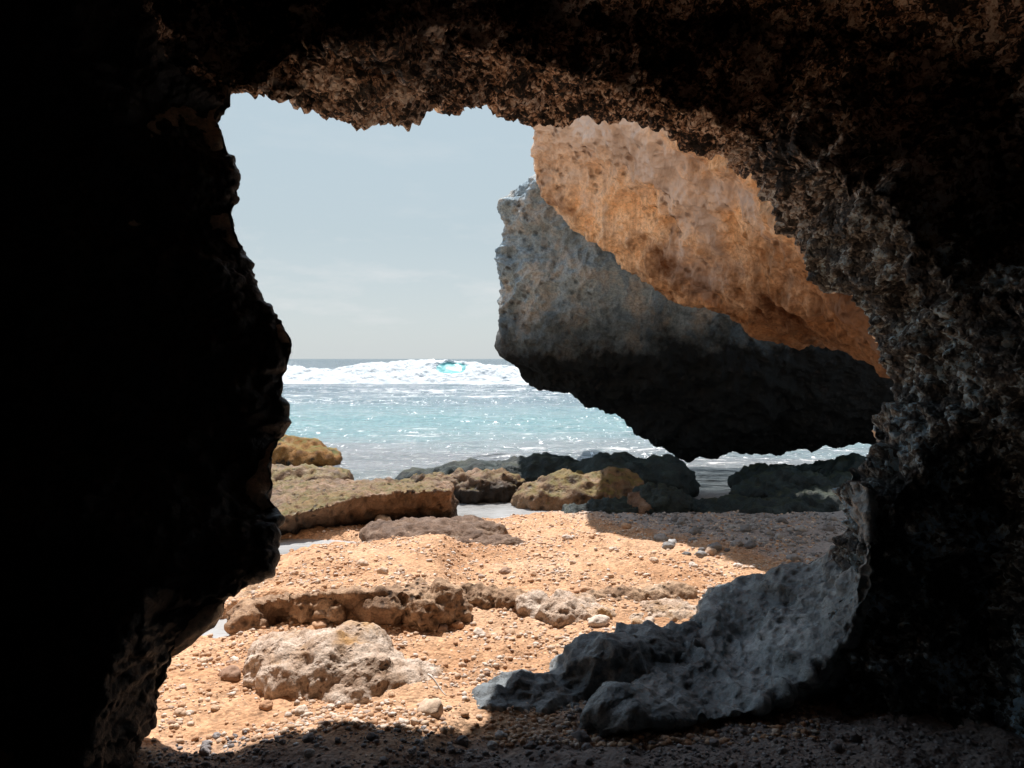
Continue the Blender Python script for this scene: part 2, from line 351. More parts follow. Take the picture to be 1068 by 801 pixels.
# ------------------------------------------------------------------ ground
def ss(x, a, b):
    t = np.clip((x - a) / (b - a), 0, 1); return t * t * (3 - 2 * t)
POOLS = [(-2.75, 8.35, 1.25, .62, -.10), (-.35, 11.4, .85, .75, -.24), (-2.15, 5.85, .40, .24, -.06)]
def ground_base(x, y):
    z = -0.28 * ss(y, 8.0, 12.5) - .75 * ss(y, 12.0, 19) - 1.2 * ss(y, 19, 40) - 6 * ss(y, 40, 120) - 30 * ss(y, 150, 900)
    z = z + (.06 + .12 * (1 - ss(x, -.75, -.45))) * ss(y, 5.75, 6.1) * (1 - ss(y, 7.4, 9.0)) * ss(x, -2.6, -1.7)
    for (cx, cy, rx, ry, lv) in POOLS:
        r = np.sqrt(((x - cx) / rx) ** 2 + ((y - cy) / ry) ** 2)
        k = 1 - ss(r, .75, 1.25); z = z * (1 - k) + (lv - .09) * k
    # low heap of shingle at the edge of the cave mouth, beach pits
    z = z + .05 * np.exp(-(((x + .8) / .5) ** 2 + ((y - 3.95) / .3) ** 2))
    for (px, py, rx, ry, dz) in ((490, 690, .14, .10, -.05), (545, 683, .16, .08, -.035), (600, 681, .10, .06, -.03), (460, 697, .12, .1, -.03), (525, 700, .1, .06, -.025)):
        d = CAMZ * F / (py - HY); cx = (px - CX) / F * d
        z = z + dz * np.exp(-(((x - cx) / rx) ** 2 + ((y - d) / ry) ** 2))
    return z
def ground_z(x, y):
    x = np.atleast_1d(np.asarray(x, float)); y = np.atleast_1d(np.asarray(y, float))
    P = np.stack([x, y, x * 0], 1); z = ground_base(x, y)
    near = 1 - ss(y, 14, 24)
    z = z + near * (.055 * fbm(P * .9, 3, 3) + .030 * fbm(P * 4, 3, 9))
    return z
def ground_fine(x, y):
    P = np.stack([x, y, x * 0], 1); near = (1 - ss(y, 9, 15)) * (1 - ss(np.abs(x), 5, 8))
    f1, f2 = worley(P * 13, 5); g1, g2 = worley(P * 30, 6)
    amp = .4 + .8 * ss(fbm(P * 1.3, 3, 21), -.25, .35)
    return near * amp * (.020 * (.5 - f1) + .010 * (.5 - g1) + .012 * fbm(P * 16, 3, 8))
def seg(*pts):
    out = []
    for (a, b, n) in pts: out += list(np.linspace(a, b, n, endpoint=False))
    return np.array(out)
xs = np.concatenate([seg((-9000, -500, 4), (-500, -40, 8), (-40, -8, 24), (-8, -3.4, 60), (-3.4, 3.4, 380), (3.4, 8, 70), (8, 40, 24), (40, 500, 8), (500, 9000, 4)), [9000.]])
ys = np.concatenate([seg((-300, -10, 6), (-10, 2.4, 40), (2.4, 5.4, 190), (5.4, 8, 130), (8, 13, 130), (13, 20, 70), (20, 60, 40), (60, 500, 25), (500, 9000, 10)), [9500.]])
X, Y = np.meshgrid(xs, ys, indexing='ij')
gz = ground_z(X.ravel(), Y.ravel()) + ground_fine(X.ravel(), Y.ravel())
V = np.stack([X.ravel(), Y.ravel(), gz], 1)
tag(link('ground', mesh_np('ground', V, quads(len(xs), len(ys))), M['sand']), 'sunlit orange shell sand of the beach with cave and overhang shade painted into its colour', 'beach', kind='structure')

def on_ground(px, py, lift=0.0):
    d = 6.0
    for _ in range(30):
        p = at(px, py, d); z = float(ground_z(p[0], p[1])[0]) + lift
        d2 = (CAMZ - z) * F / max(py - HY, 4); d = .5 * d + .5 * d2
    p = at(px, py, d); return np.array([p[0], p[1], float(ground_z(p[0], p[1])[0])])

# ------------------------------------------------------------------ sea
ty = np.concatenate([np.geomspace(10.5, 100, 420), np.geomspace(101, 9000, 60)])
tx = np.sign(np.linspace(-1, 1, 361)) * np.abs(np.linspace(-1, 1, 361)) ** 1.5 * 1.6
TX, TY = np.meshgrid(tx, ty, indexing='ij'); SX = TX * (TY + 12); SY = TY
P = np.stack([SX.ravel(), SY.ravel(), SX.ravel() * 0], 1)
wamp = ss(P[:, 1], 12, 30) * (1 - .7 * ss(P[:, 1], 100, 400))
wz = wamp * (.10 * perlin(P * [.05, .28, 1], 2) + .12 * perlin(P * [.16, .6, 1], 3) + .05 * fbm(P * [.7, 1.4, 1], 2, 4)) + .02 * fbm(P * [1.2, 2.5, 1], 2, 14)
def roller(cy, h, w, s):
    c = cy + 1.5 * perlin(P * [.05, 0, 1], s); d = P[:, 1] - c
    e = np.clip(perlin(P * [.07, 0, 1], s + 5) + .55, 0, 1.2)
    return e * h * np.where(d < 0, np.exp(-(d / (w * .5)) ** 2), np.exp(-(d / (w * 1.6)) ** 2))
wz += roller(20.5, .16, .8, 31) + roller(33, .22, 1.2, 41) + roller(47, .25, 1.5, 51) + roller(62, .3, 1.5, 61)
V = np.stack([P[:, 0], P[:, 1], SEA + wz], 1)
tag(link('sea', mesh_np('sea', V, quads(len(tx), len(ty))), M['water']), 'glittering turquoise sea reaching out to the horizon', 'sea', kind='structure')

# tide pools
for (cx, cy, rx, ry, lv), lb in zip(POOLS, ('shallow blue tide pool below the mossy slab', 'small bright tide pool between the mossy rocks', 'thin film of water at the end of the brown ledge')):
    bm = bmesh.new(); bmesh.ops.create_circle(bm, cap_ends=True, segments=48, radius=1.35)
    me = bpy.data.meshes.new('tide_pool'); bm.to_mesh(me); bm.free()
    o = link('tide_pool', me, M['pool']); o.location = (cx, cy, lv); o.scale = (rx, ry, 1); tag(o, lb, 'tide pool', kind='structure')

# ------------------------------------------------------------------ breaking wave
wv = empty('breaking_wave', (-8, 80, SEA))
xs = np.linspace(-70, 60, 900); s = np.linspace(0, 1, 90)
XX, S = np.meshgrid(xs, s, indexing='ij'); x = XX.ravel(); sv = S.ravel()
Pn = np.stack([x, sv * 6, x * 0], 1)
hh = 1.72 + .38 * fbm(np.stack([x * .12, x * 0, x * 0], 1), 3, 71) + .62 * np.exp(-((x + 9.5) / 5.5) ** 2) + .25 * np.exp(-((x + 5) / 4) ** 2)
hh *= 1 - .30 * ss(x, -2, 6)
prof = np.where(sv < .62, ss(sv, .0, .62) ** .75, 1 - .75 * ss(sv, .62, 1.0))
yy = 77.5 + sv * 9 + 1.2 * fbm(np.stack([x * .06, sv, x * 0], 1), 2, 72)
zz = SEA - .1 + (hh + .1) * prof
e = ((x + 6.4) / 1.75) ** 2 + ((zz - 1.02) / .62) ** 2 + .45 * fbm(np.stack([x * .8, zz * 1.5, x * 0], 1), 3, 73)
face = (e < 1) & (sv < .62)
yy = yy + np.where(e < 1.6, 1.1 * (1 - ss(e, .2, 1.6)), 0) * (sv < .62)
turb = np.where(face, .05, 1.0)
q = np.stack([x, yy, zz], 1)
yy = yy - turb * (.30 * fbm(q * .7, 5, 74)); zz = zz + turb * np.minimum(1, sv * 4) * (.22 * fbm(q * [.8, .8, 1], 5, 75) + .14 * np.abs(fbm(q * 2.3, 3, 76)))
V = np.stack([x + 8, yy - 80, zz - SEA], 1)
Fq = quads(len(xs), len(s)); fm = face[Fq].all(1)
for nm, sel, mt in (('foam', ~fm, M['foam']), ('wave_face', fm, M['wave_face'])):
    v, f = compact(V, Fq[sel]); link(nm, mesh_np(nm, v, f), mt, wv)
tag(wv, 'white breaking wave with a small turquoise barrel below the horizon', 'wave')

# ------------------------------------------------------------------ cave
def zdep(z, py): return (z - CAMZ) * F / (HY - py)
sp = []   # spokes: kind, c1, c2, c3, c4 world points
def L(c1, c2, c3, c4, k='l'):
    if k == 'l' and c2[2] > 3.9: c3 = (*c3[:2], min(c3[2], c2[2] - .03)); c4 = (*c4[:2], min(c4[2], c2[2] - .08))
    sp.append((k, at(*c1), at(*c2), at(*c3), at(*c4)))
L((128, 830, 3.9), (70, 860, 3.45), (0, 860, 3.7), (-120, 850, 3.6))
L((148, 768, 3.9), (88, 780, 3.42), (10, 770, 3.85), (-120, 750, 3.7))
L((166, 738, 3.9), (100, 735, 3.5), (12, 725, 3.95), (-120, 710, 3.8))
L((186, 694, 3.92), (112, 690, 3.55), (15, 680, 4.05), (-120, 670, 3.9))
L((209, 655, 3.98), (124, 645, 3.68), (20, 630, 4.15), (-120, 620, 4.0))
L((243, 622, 3.98), (134, 605, 3.86), (30, 585, 4.2), (-120, 570, 4.1))
L((276, 590, 4.06), (142, 568, 3.93), (35, 545, 4.25), (-120, 530, 4.15))
L((291, 553, 4.2), (150, 522, 4.04), (40, 500, 4.3), (-120, 480, 4.2))
L((288, 512, 4.36), (158, 482, 4.22), (45, 460, 4.35), (-120, 440, 4.2))
L((291, 460, 4.5), (167, 432, 4.3), (55, 420, 4.4), (-120, 400, 4.2))
L((293, 405, 4.55), (177, 382, 4.35), (65, 370, 4.45), (-120, 350, 4.2))
L((306, 357, 4.6), (187, 335, 4.4), (75, 320, 4.5), (-120, 300, 4.2))
L((285, 327, 4.65), (200, 300, 4.45), (85, 280, 4.55), (-120, 250, 4.25))
L((262, 303, 4.7), (203, 276, 4.5), (92, 250, 4.6), (-120, 210, 4.3))
L((254, 266, 4.75), (199, 248, 4.65), (95, 220, 4.6), (-120, 170, 4.3))
L((244, 232, 4.8), (204, 222, 4.7), (100, 190, 4.6), (-120, 130, 4.3))
L((241, 190, 4.85), (210, 186, 4.75), (105, 150, 4.65), (-120, 80, 4.35))
L((234, 152, 4.95), (207, 146, 4.8), (112, 105, 4.65), (-100, 20, 4.4))
L((225, 128, 5.05), (197, 118, 4.9), (125, 70, 4.7), (-40, -60, 4.4))
L((240, 112, 5.15), (225, 100, 5.0), (165, 45, 4.75), (60, -110, 4.4), 't')
def T(x1, y1, d1, x2, y2, x3, y3, x4, y4=-80, dz=.0):
    z1 = at(x1, y1, d1)[2]; d2 = zdep(z1 + dz, y2); p2 = at(x2, y2, d2); p3 = at(x3, y3 - 6, d2 + .48)
    if x1 < 330: p3 = at(x3, y3, d2 + .22); p4 = at(x4, y4, d2 + .34); sp.append(('t', at(x1, y1, d1), p2, p3, p4)); return
    d4 = zdep(p3[2] + .0, y4); sp.append(('t', at(x1, y1, d1), p2, p3, at(x4, y4, d4)))
T(270, 107, 5.28, 262, 90, 235, 45, 200)
T(297, 97, 5.3, 300, 82, 285, 35, 260)
T(320, 102, 5.45, 315, 64, 312, 30, 300)
T(345, 112, 5.64, 340, 42, 342, 22, 335)
T(371, 117, 5.72, 362, 40, 368, 18, 365)
T(410, 121, 5.62, 398, 42, 410, 10, 410)
T(446, 114, 5.66, 440, 42, 450, 6, 455)
T(473, 107, 6.25, 478, 48, 490, 8, 500)
T(502, 103, 6.65, 515, 53, 530, 12, 545)
T(530, 111, 6.8, 550, 64, 575, 18, 595)
T(556, 118, 6.95, 590, 76, 622, 22, 650)
T(600, 121, 7.2, 632, 88, 680, 26, 710)
T(655, 126, 7.35, 682, 104, 745, 30, 780)
T(700, 140, 7.25, 722, 116, 805, 33, 850)
T(740, 156, 7.05, 772, 133, 868, 38, 920)
T(780, 179, 6.5, 818, 152, 930, 42, 1000)
def Rr(c1, c2, c3, c4, k='r'): L(c1, c2, c3, c4, k)
Rr((803, 203, 6.3), (862, 172, 5.0), (985, 58, 5.75), (1150, -40, 4.0))
Rr((823, 240, 6.1), (906, 197, 4.75), (1030, 130, 5.5), (1190, 40, 3.9))
Rr((850, 275, 5.9), (938, 232, 4.6), (1045, 185, 5.2), (1200, 130, 3.8))
Rr((880, 305, 5.7), (968, 268, 4.5), (1052, 235, 4.92), (1200, 190, 3.7))
Rr((900, 340, 5.55), (992, 305, 4.45), (1056, 285, 4.2), (1210, 250, 3.5))
Rr((914, 372, 5.4), (1008, 345, 4.4), (1060, 335, 4.0), (1210, 310, 3.3))
Rr((923, 406, 5.35), (1015, 392, 4.35), (1062, 390, 3.95), (1210, 380, 3.2))
Rr((912, 432, 5.3), (1000, 438, 4.35), (1060, 445, 4.0), (1210, 450, 3.2))
Rr((898, 461, 5.22), (968, 478, 4.4), (1050, 505, 4.3), (1200, 520, 3.3))
Rr((900, 488, 5.15), (938, 512, 4.45), (1040, 570, 4.5), (1190, 590, 3.4))
Rr((888, 512, 5.1), (922, 545, 4.45), (1034, 620, 4.45), (1180, 650, 3.45))
Rr((884, 538, 5.05), (910, 580, 4.45), (1030, 665, 4.4), (1170, 700, 3.5))
Rr((882, 565, 5.0), (900, 620, 4.45), (1030, 705, 4.3), (1170, 750, 3.5))
Rr((882, 620, 4.95), (890, 670, 4.45), (1032, 745, 4.15), (1170, 800, 3.5))
Rr((880, 690, 4.85), (885, 730, 4.42), (1036, 785, 4.1), (1170, 850, 3.5))
Rr((878, 800, 4.6), (885, 830, 4.35), (1040, 850, 3.95), (1170, 920, 3.45))
rows = []; kinds = []; phi_prev = math.pi + .35
for k, c1, c2, c3, c4 in sp:
    rad = np.array([c1[0] - .3, 0, c1[2] - 2.0]); rad /= np.linalg.norm(rad)
    e2 = c1 + rad * 8 + np.array([0, {'l': .9, 't': -.7, 'r': .5}[k], 0]); e1 = c1 + rad * 1.6 + np.array([0, {'l': .0, 't': .16, 'r': .35}[k], 0])
    ph = math.atan2(c4[2] - .6, c4[0]);
    if ph < -2: ph += 2 * math.pi
    ph = min(ph, phi_prev - .015); phi_prev = ph
    ring = [np.array([.1 + a * math.cos(ph), y, .6 + b * math.sin(ph)]) for (y, a, b) in ((1.6, 4.3, 4.3), (-.6, 4.5, 4.3), (-3.2, 3.6, 3.6), (-5, 2.0, 2.2), (-5.8, .1, .1))]
    rows.append([e2, e1, c1, c2, c3, c4] + ring); kinds.append(k)
C = np.array(rows)
px1 = [np.array([p[0] / p[1] * F, -(p[2] - 2) / p[1] * F]) for p in C[:, 2]]
rsub = [max(5, int(np.linalg.norm(px1[i + 1] - px1[i]) / 1.7)) for i in range(len(px1) - 1)]
Gp = patch(C, rsub, [8, 22, 104, 64, 56, 14, 6, 6, 5, 5], .85, .45)
nr, nc, _ = Gp.shape
rowkind = []
for i, n_ in enumerate(rsub): rowkind += [kinds[i]] * n_
rowkind.append(kinds[-1])
nn = smooth_n(grid_normals(Gp, (0, 2, 2)), 6)
Pf = Gp.reshape(-1, 3); Nf = nn.reshape(-1, 3)
f1, f2 = worley(Pf * [8, 8, 11.] + .5 * fbm(Pf * 6, 3, 90)[:, None], 1); g1, g2 = worley(Pf * [19, 19, 25.] + .5 * fbm(Pf * 12, 2, 91)[:, None], 2)
colid = np.tile(np.arange(nc), nr); vis = 1 - .6 * ss(colid, 252, 276)
mod = ss(fbm(Pf * 2.2, 3, 150), -.35, .35)
disp = .11 * fbm(Pf * 1.3, 4, 100) + .075 * ridged(Pf * 2.4, 3, 120) - .03 - .22 * np.clip(.50 - worley(Pf * 2.7 + .25 * fbm(Pf * 3, 3, 95)[:, None], 4)[0], 0, 1) + .02 + (.04 + .07 * mod) * (.35 - 1.1 * f1 ** 2) + (.015 + .035 * (1 - mod)) * (.35 - 1.1 * g1 ** 2) + .022 * fbm(Pf * 17, 4, 130)
disp -= disp.mean() + .012
rk = np.repeat(np.array([{'l': .55, 't': 1.15, 'r': 1.15}[k] for k in rowkind]), nc)
Vc = Pf + Nf * (disp * rk * vis)[:, None]
cave = empty('sea_cave', (0, 4, 0))
Fq = quads(nr, nc); frow = Fq[:, 0] // nc
rkarr = np.array([{'l': 0, 't': 1, 'r': 2}[k] for k in rowkind])
OFF = np.array([0, 4, 0])
fcol = Fq[:, 0] % nc; ext = fcol < 29
v, f = compact(Vc - OFF, Fq[ext]); o = link('bounce_cliff_face', mesh_np('bounce_cliff_face', v, f), M['bounce_cliff'], cave); o['label'] = 'unseen outer face above the arch, paled to bounce sunlight'  # unseen outer face, made pale and wide to bounce sun onto the overhang
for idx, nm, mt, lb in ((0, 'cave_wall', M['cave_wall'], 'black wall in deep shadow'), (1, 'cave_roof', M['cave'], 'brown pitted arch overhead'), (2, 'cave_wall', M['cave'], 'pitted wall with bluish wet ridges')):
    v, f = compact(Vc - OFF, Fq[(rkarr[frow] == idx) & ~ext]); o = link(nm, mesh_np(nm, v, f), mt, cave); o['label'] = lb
tag(cave, 'dark rocky sea cave arch framing the view of the beach', 'cave')

# buttress: smooth foot of the wall running down to the floor
bt = [((886, 500, 5.0), (893, 505, 4.8), (906, 512, 4.55)),
      ((886, 533, 5.02), (893, 538, 4.8), (907, 545, 4.5)),
      ((871, 574, 5.2), (889, 582, 4.85), (905, 585, 4.45)),
      ((820, 594, 5.45), (856, 616, 5.0), (895, 630, 4.42)),
      ((766, 610, 5.55), (812, 646, 5.0), (874, 674, 4.4)),
      ((737, 630, 5.4), (777, 682, 4.9), (832, 714, 4.35)),
      ((717, 662, 5.05), (745, 700, 4.6), (778, 742, 4.2)),
      ((672, 703, 4.66), (698, 722, 4.42), (725, 752, 4.17)),
      ((622, 731, 4.28), (640, 742, 4.17), (655, 756, 4.09)),
      ((596, 765, 4.25), (608, 772, 4.15), (622, 780, 4.08))]
C = []
for a, m_, b_ in bt:
    A, Mi, B = at(*a), at(*m_), at(*b_)
    A2 = np.array([A[0] + .12, A[1] + .45, -.35]); B2 = np.array([B[0] + .10, B[1] + .22, B[2] * .5 - .05]); B3 = np.array([B[0] + .05, B[1] + .25, -.35])
    C.append([A2, A, Mi, B, B2, B3])
Gp = patch(C, [22, 26, 34, 34, 30, 30, 30, 30, 16], [16, 60, 60, 22, 10], 1, .8)
nn = smooth_n(grid_normals(Gp, (0, 3, 4)), 6); Pf = Gp.reshape(-1, 3); Nf = nn.reshape(-1, 3)
Pw = Pf + .12 * np.stack([fbm(Pf * 2, 2, 5), fbm(Pf * 2, 2, 6), fbm(Pf * 2, 2, 7)], 1)
f1, f2 = worley(Pw * [5, 3.2, 5], 11); g1, g2 = worley(Pw * [11, 7, 11], 12)
pm = ss(fbm(Pf * 1.9, 3, 144), -.1, .3)
disp = .085 * fbm(Pf * 1.9, 4, 140) + .040 * ridged(Pw @ np.array([[.8, .5, -.3], [-.2, .5, .2], [.5, -.2, .8]]).T * [4.2, 1.4, 2.0], 3, 141) - .03 - .20 * pm * np.clip(.48 - f1, 0, 1) - .09 * (1 - .5 * pm) * np.clip(.40 - g1, 0, 1) + .012 * fbm(Pf * 18, 4, 142)
o = link('buttress', mesh_np('buttress', Pf + Nf * disp[:, None] - OFF, quads(*Gp.shape[:2])), M['buttress'], cave); o['label'] = 'smooth grey pitted foot of the cave wall'

# ------------------------------------------------------------------ big overhangs
def shell(name, C, rsub, csub, inside, dispf, mat, label, cat, tr=1, tc=1):
    Gp = patch(C, rsub, csub, tr, tc); nn = smooth_n(grid_normals(Gp, inside), 5)
    Pf = Gp.reshape(-1, 3); V = Pf + nn.reshape(-1, 3) * dispf(Pf)[:, None]
    c = np.array([V[:, 0].mean(), V[:, 1].mean(), 0.0])
    o = link(name, mesh_np(name, V - c, quads(*Gp.shape[:2])), mat); o.location = c; tag(o, label, cat); return o
top = [(553, 117, 12.0), (598, 118, 11.2), (650, 122, 10.2), (712, 146, 9.1), (775, 172, 8.5), (825, 232, 8.1), (885, 300, 7.9), (960, 380, 7.9)]
mid = [(554, 148, 12.2), (590, 165, 11.9), (645, 190, 11.3), (706, 220, 10.6), (765, 250, 10.0), (815, 295, 9.6), (875, 335, 9.2), (960, 395, 8.9)]
low = [(560, 182, 12.4), (588, 216, 12.4), (640, 262, 12.1), (698, 297, 11.6), (748, 323, 11.2), (798, 348, 10.8), (858, 358, 10.3), (960, 374, 9.6)]
C = []
up = lambda p, dy, dz: np.array([p[0] + .15, p[1] + dy, p[2] + dz])
rT, rM, rL = ([at(*p) for p in q] for q in (top, mid, low))
for r in (rT, rM, rL): r.insert(0, r[0] + np.array([.9, 2.2, .1]))
C = [[up(p, 3.0, 4.0) for p in rT], [up(p, .25, 2.0) for p in rT], rT, rM, rL, [up(p, .9, .35) for p in rL], [up(p, 2.6, 2.5) for p in rL], [up(p, 3.0, 4.5) for p in rL]]
def d_or(P):
    f1, f2 = worley(P * 3.2, 21); st = fbm(P @ np.array([[.8, .3, -.2], [.1, .4, .1], [.35, .2, 1.6]]).T * [3.0, .5, 1.0], 3, 205)
    return .22 * fbm(P * .8, 4, 200) + .07 * ridged(P * 2.2, 4, 201) - .03 + .05 * (.4 - f1) + .02 * fbm(P * 12, 3, 202) + .05 * st
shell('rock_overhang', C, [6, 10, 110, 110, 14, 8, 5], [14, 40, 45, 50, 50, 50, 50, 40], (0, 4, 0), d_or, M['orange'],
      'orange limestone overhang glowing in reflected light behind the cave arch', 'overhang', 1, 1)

tp = [(528, 216, 14.90), (542, 200, 14.70), (560, 186, 14.50), (600, 184, 14.40), (650, 190, 14.30), (700, 160, 14.20), (750, 145, 14.20), (800, 145, 14.10), (870, 150, 14.00), (960, 190, 13.80), (1100, 200, 13.60)]
t2 = [(524, 265, 14.90), (540, 265, 14.60), (560, 265, 14.40), (600, 265, 14.25), (650, 265, 14.15), (700, 285, 14.10), (750, 300, 14.10), (800, 310, 14.00), (870, 325, 13.90), (960, 350, 13.70), (1100, 370, 13.40)]
t3 = [(525, 330, 15.00), (540, 345, 14.70), (560, 352, 14.55), (600, 355, 14.45), (650, 360, 14.40), (695, 375, 14.40), (740, 390, 14.40), (795, 395, 14.30), (860, 400, 14.20), (950, 410, 13.90), (1100, 450, 13.40)]
t4 = [(530, 352, 15.30), (545, 388, 15.30), (564, 404, 15.30), (602, 413, 15.35), (645, 431, 15.40), (685, 452, 15.50), (725, 473, 15.60), (785, 471, 15.60), (850, 466, 15.40), (930, 462, 14.80), (1100, 530, 13.80)]
rs = [[at(*p) for p in q] for q in (tp, t2, t3, t4)]
for r in rs: r.insert(0, r[0] + np.array([.8, 1.6, .15])); r.insert(0, r[0] + np.array([.8, 3.0, .3]))
u2 = lambda p, dy, dz: np.array([p[0] + .1, p[1] + dy, p[2] + dz])
C = [[u2(p, 3.8, .3) for p in rs[0]], [u2(p, 1.0, .10) for p in rs[0]]] + rs + [[u2(p, .8, .12) for p in rs[3]], [u2(p, 3.4, .9) for p in rs[3]], [u2(p, 3.6, 3.0) for p in rs[3]]]
def d_gr(P):
    f1, f2 = worley(P * 2.4, 31); g1, _ = worley(P * 6, 32)
    return .25 * fbm(P * .75, 4, 210) + .09 * ridged(P * 1.9, 4, 211) - .04 + .09 * (.4 - f1) + .04 * (.4 - g1) + .025 * fbm(P * 10, 3, 212)
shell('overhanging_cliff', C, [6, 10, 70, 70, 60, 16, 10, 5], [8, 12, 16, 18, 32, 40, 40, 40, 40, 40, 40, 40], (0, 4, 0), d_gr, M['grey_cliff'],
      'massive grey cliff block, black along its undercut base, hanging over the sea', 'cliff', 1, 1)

# ------------------------------------------------------------------ rocks on the beach (blobs fused into one mesh each)
def rot_m(rx=0, ry=0, rz=0):
    return Matrix.Rotation(R(rz), 4, 'Z') @ Matrix.Rotation(R(ry), 4, 'Y') @ Matrix.Rotation(R(rx), 4, 'X')
def fuse(blobs, voxel, smooth=6):
    bm = bmesh.new()
    for b in blobs:
        if b[0] == 'e':
            _, c, r, rt = b
            bmesh.ops.create_icosphere(bm, subdivisions=4, radius=1, matrix=Matrix.Translation(Vector(c)) @ rot_m(*rt) @ Matrix.Diagonal((*r, 1)))
        else:
            _, pts, z0, dx, dy = b     # slab: polygon of 3D top points down to z0, base shifted by dx, dy (undercut)
            t = [bm.verts.new(p) for p in pts]; q = [bm.verts.new((p[0] + dx, p[1] + dy, z0)) for p in pts]; n = len(pts)
            bm.faces.new(t); bm.faces.new(q[::-1])
            for i in range(n): bm.faces.new((t[i], q[i], q[(i + 1) % n], t[(i + 1) % n]))
            bmesh.ops.recalc_face_normals(bm, faces=bm.faces[:])
    me = bpy.data.meshes.new('tmp'); bm.to_mesh(me); bm.free()
    o = bpy.data.objects.new('tmp', me); COL.objects.link(o)
    m = o.modifiers.new('r', 'REMESH'); m.mode = 'VOXEL'; m.voxel_size = voxel
    s_ = o.modifiers.new('s', 'SMOOTH'); s_.factor = .5; s_.iterations = smooth
    dg = bpy.context.evaluated_depsgraph_get(); ev = o.evaluated_get(dg); e = bpy.data.meshes.new_from_object(ev)
    n = len(e.vertices); co_ = np.zeros(n * 3, np.float32); e.vertices.foreach_get('co', co_)
    no = np.zeros(n * 3, np.float32); e.vertex_normals.foreach_get('vector', no)
    bpy.data.objects.remove(o); bpy.data.meshes.remove(me)
    return e, co_.reshape(-1, 3).astype(float), no.reshape(-1, 3).astype(float)
SEED = [300]
def rock(name, blobs, voxel, mat, label, cat='rock', amp=1.0, freq=1.0, pit=1.0, group=None, strata=0.0, smooth=6):
    e, P, Nn = fuse(blobs, voxel, smooth); s = SEED[0]; SEED[0] += 13
    f1, f2 = worley(P * 8 * freq, s); g1, g2 = worley(P * 19 * freq, s + 1)
    d = amp * (.075 * fbm(P * 2.0 * freq, 4, s) + .045 * ridged(P * 4.2 * freq, 4, s + 2) - .025) / freq
    d += pit * (.045 * (.42 - f1) + .020 * (.42 - g1)) / freq + .008 * fbm(P * 34 * freq, 3, s + 5) / freq
    if strata: d += strata * perlin(P * [.8, .8, 9 * freq], s + 7)
    V = P + Nn * d[:, None]; c = np.array([V[:, 0].mean(), V[:, 1].mean(), max(V[:, 2].min(), -1)])
    V -= c; e.vertices.foreach_set('co', V.astype(np.float32).ravel()); e.update(); e.name = name
    e.polygons.foreach_set('use_smooth', np.ones(len(e.polygons), bool)); e.materials.clear()
    o = link(name, e, mat); o.location = c; tag(o, label, cat, group); return o
def E(px, py, d, rx, ry, rz, rt=(0, 0, 0)): return ('e', at(px, py, d), (rx, ry, rz), rt)
def slab(pts, z0, dx=0., dy=0.): return ('s', [at(*p) for p in pts], z0, dx, dy)

# pale boulder
rock('boulder', [E(355, 718, 4.85, .52, .36, .30, (0, 8, -6)), E(296, 698, 4.98, .24, .24, .19), E(318, 710, 4.8, .26, .26, .18), E(420, 722, 4.78, .36, .26, .15, (0, 14, -8)), E(375, 690, 5.0, .28, .2, .2)],
     .018, M['pale'], 'pale pitted limestone boulder half buried in the sunlit sand', 'boulder', amp=1.05, freq=1.5, pit=.45)
# dark rock at the foot of the cave wall
rock('dark_rock', [E(560, 748, 4.6, .40, .30, .235, (0, 4, 0)), E(515, 748, 4.5, .17, .22, .17), E(625, 712, 4.8, .36, .26, .26, (0, -22, 0)), E(672, 690, 5.0, .30, .24, .22), E(712, 684, 5.1, .2, .2, .2)],
     .018, M['dark_foot'], 'dark blue-grey humped rock on the shaded shingle, its near end catching sun', 'rock', amp=.9, freq=1.25, pit=.7)
# long brown ledge
rock('rock_ledge', [slab([(236, 648, 5.72), (262, 630, 5.68), (300, 619, 5.7), (350, 617, 5.74), (400, 616, 5.76), (438, 620, 5.75), (445, 612, 6.1), (430, 602, 6.6), (360, 600, 6.8), (280, 604, 6.6), (236, 628, 6.2)], -.2, .0, .30),
                    E(262, 648, 5.72, .16, .14, .12), E(330, 640, 5.76, .2, .1, .1), E(400, 638, 5.78, .2, .1, .09)],
     .02, M['ledge'], 'long low ledge of brown conglomerate with a dark pitted front', 'ledge', amp=.9, freq=1.5, pit=1.7, smooth=3)
rock('rock', [E(448, 640, 5.78, .13, .14, .16), E(462, 630, 5.9, .14, .14, .17), E(436, 634, 5.85, .12, .14, .14), E(480, 640, 5.9, .1, .1, .09)],
     .015, M['ledge'], 'knobbly reddish rock at the end of the brown ledge', amp=1.0, freq=1.8, pit=1.6)
rock('rock', [E(500, 626, 6.2, .30, .14, .10, (0, 4, 6)), E(535, 628, 6.15, .14, .12, .09), E(478, 624, 6.3, .14, .14, .10)],
     .015, M['ledge'], 'low dark-fronted rock strip right of the knobbly rock', amp=1.0, freq=1.8, pit=1.8)
rock('rock', [E(578, 642, 5.95, .26, .16, .12, (0, -6, -12)), E(555, 634, 6.05, .16, .14, .12), E(612, 644, 5.92, .22, .15, .10), E(596, 632, 6.1, .2, .14, .09)],
     .015, M['pale'], 'grooved pale rock hump in the sand behind the dark rock', amp=1.0, freq=1.7, pit=1.2)
rock('rock', [E(645, 628, 6.25, .34, .16, .10, (0, 0, 14)), E(690, 622, 6.3, .26, .14, .09), E(620, 630, 6.2, .14, .12, .09)],
     .015, M['ledge'], 'long undercut tan rock ridge lying across the sand', amp=.9, freq=1.7, pit=1.2)
rock('rock', [E(700, 640, 6.0, .26, .2, .09), E(670, 650, 5.9, .14, .14, .07)], .015, M['pale'], 'flat pale rock in the sand just above the dark humped rock', amp=.9, freq=1.8)
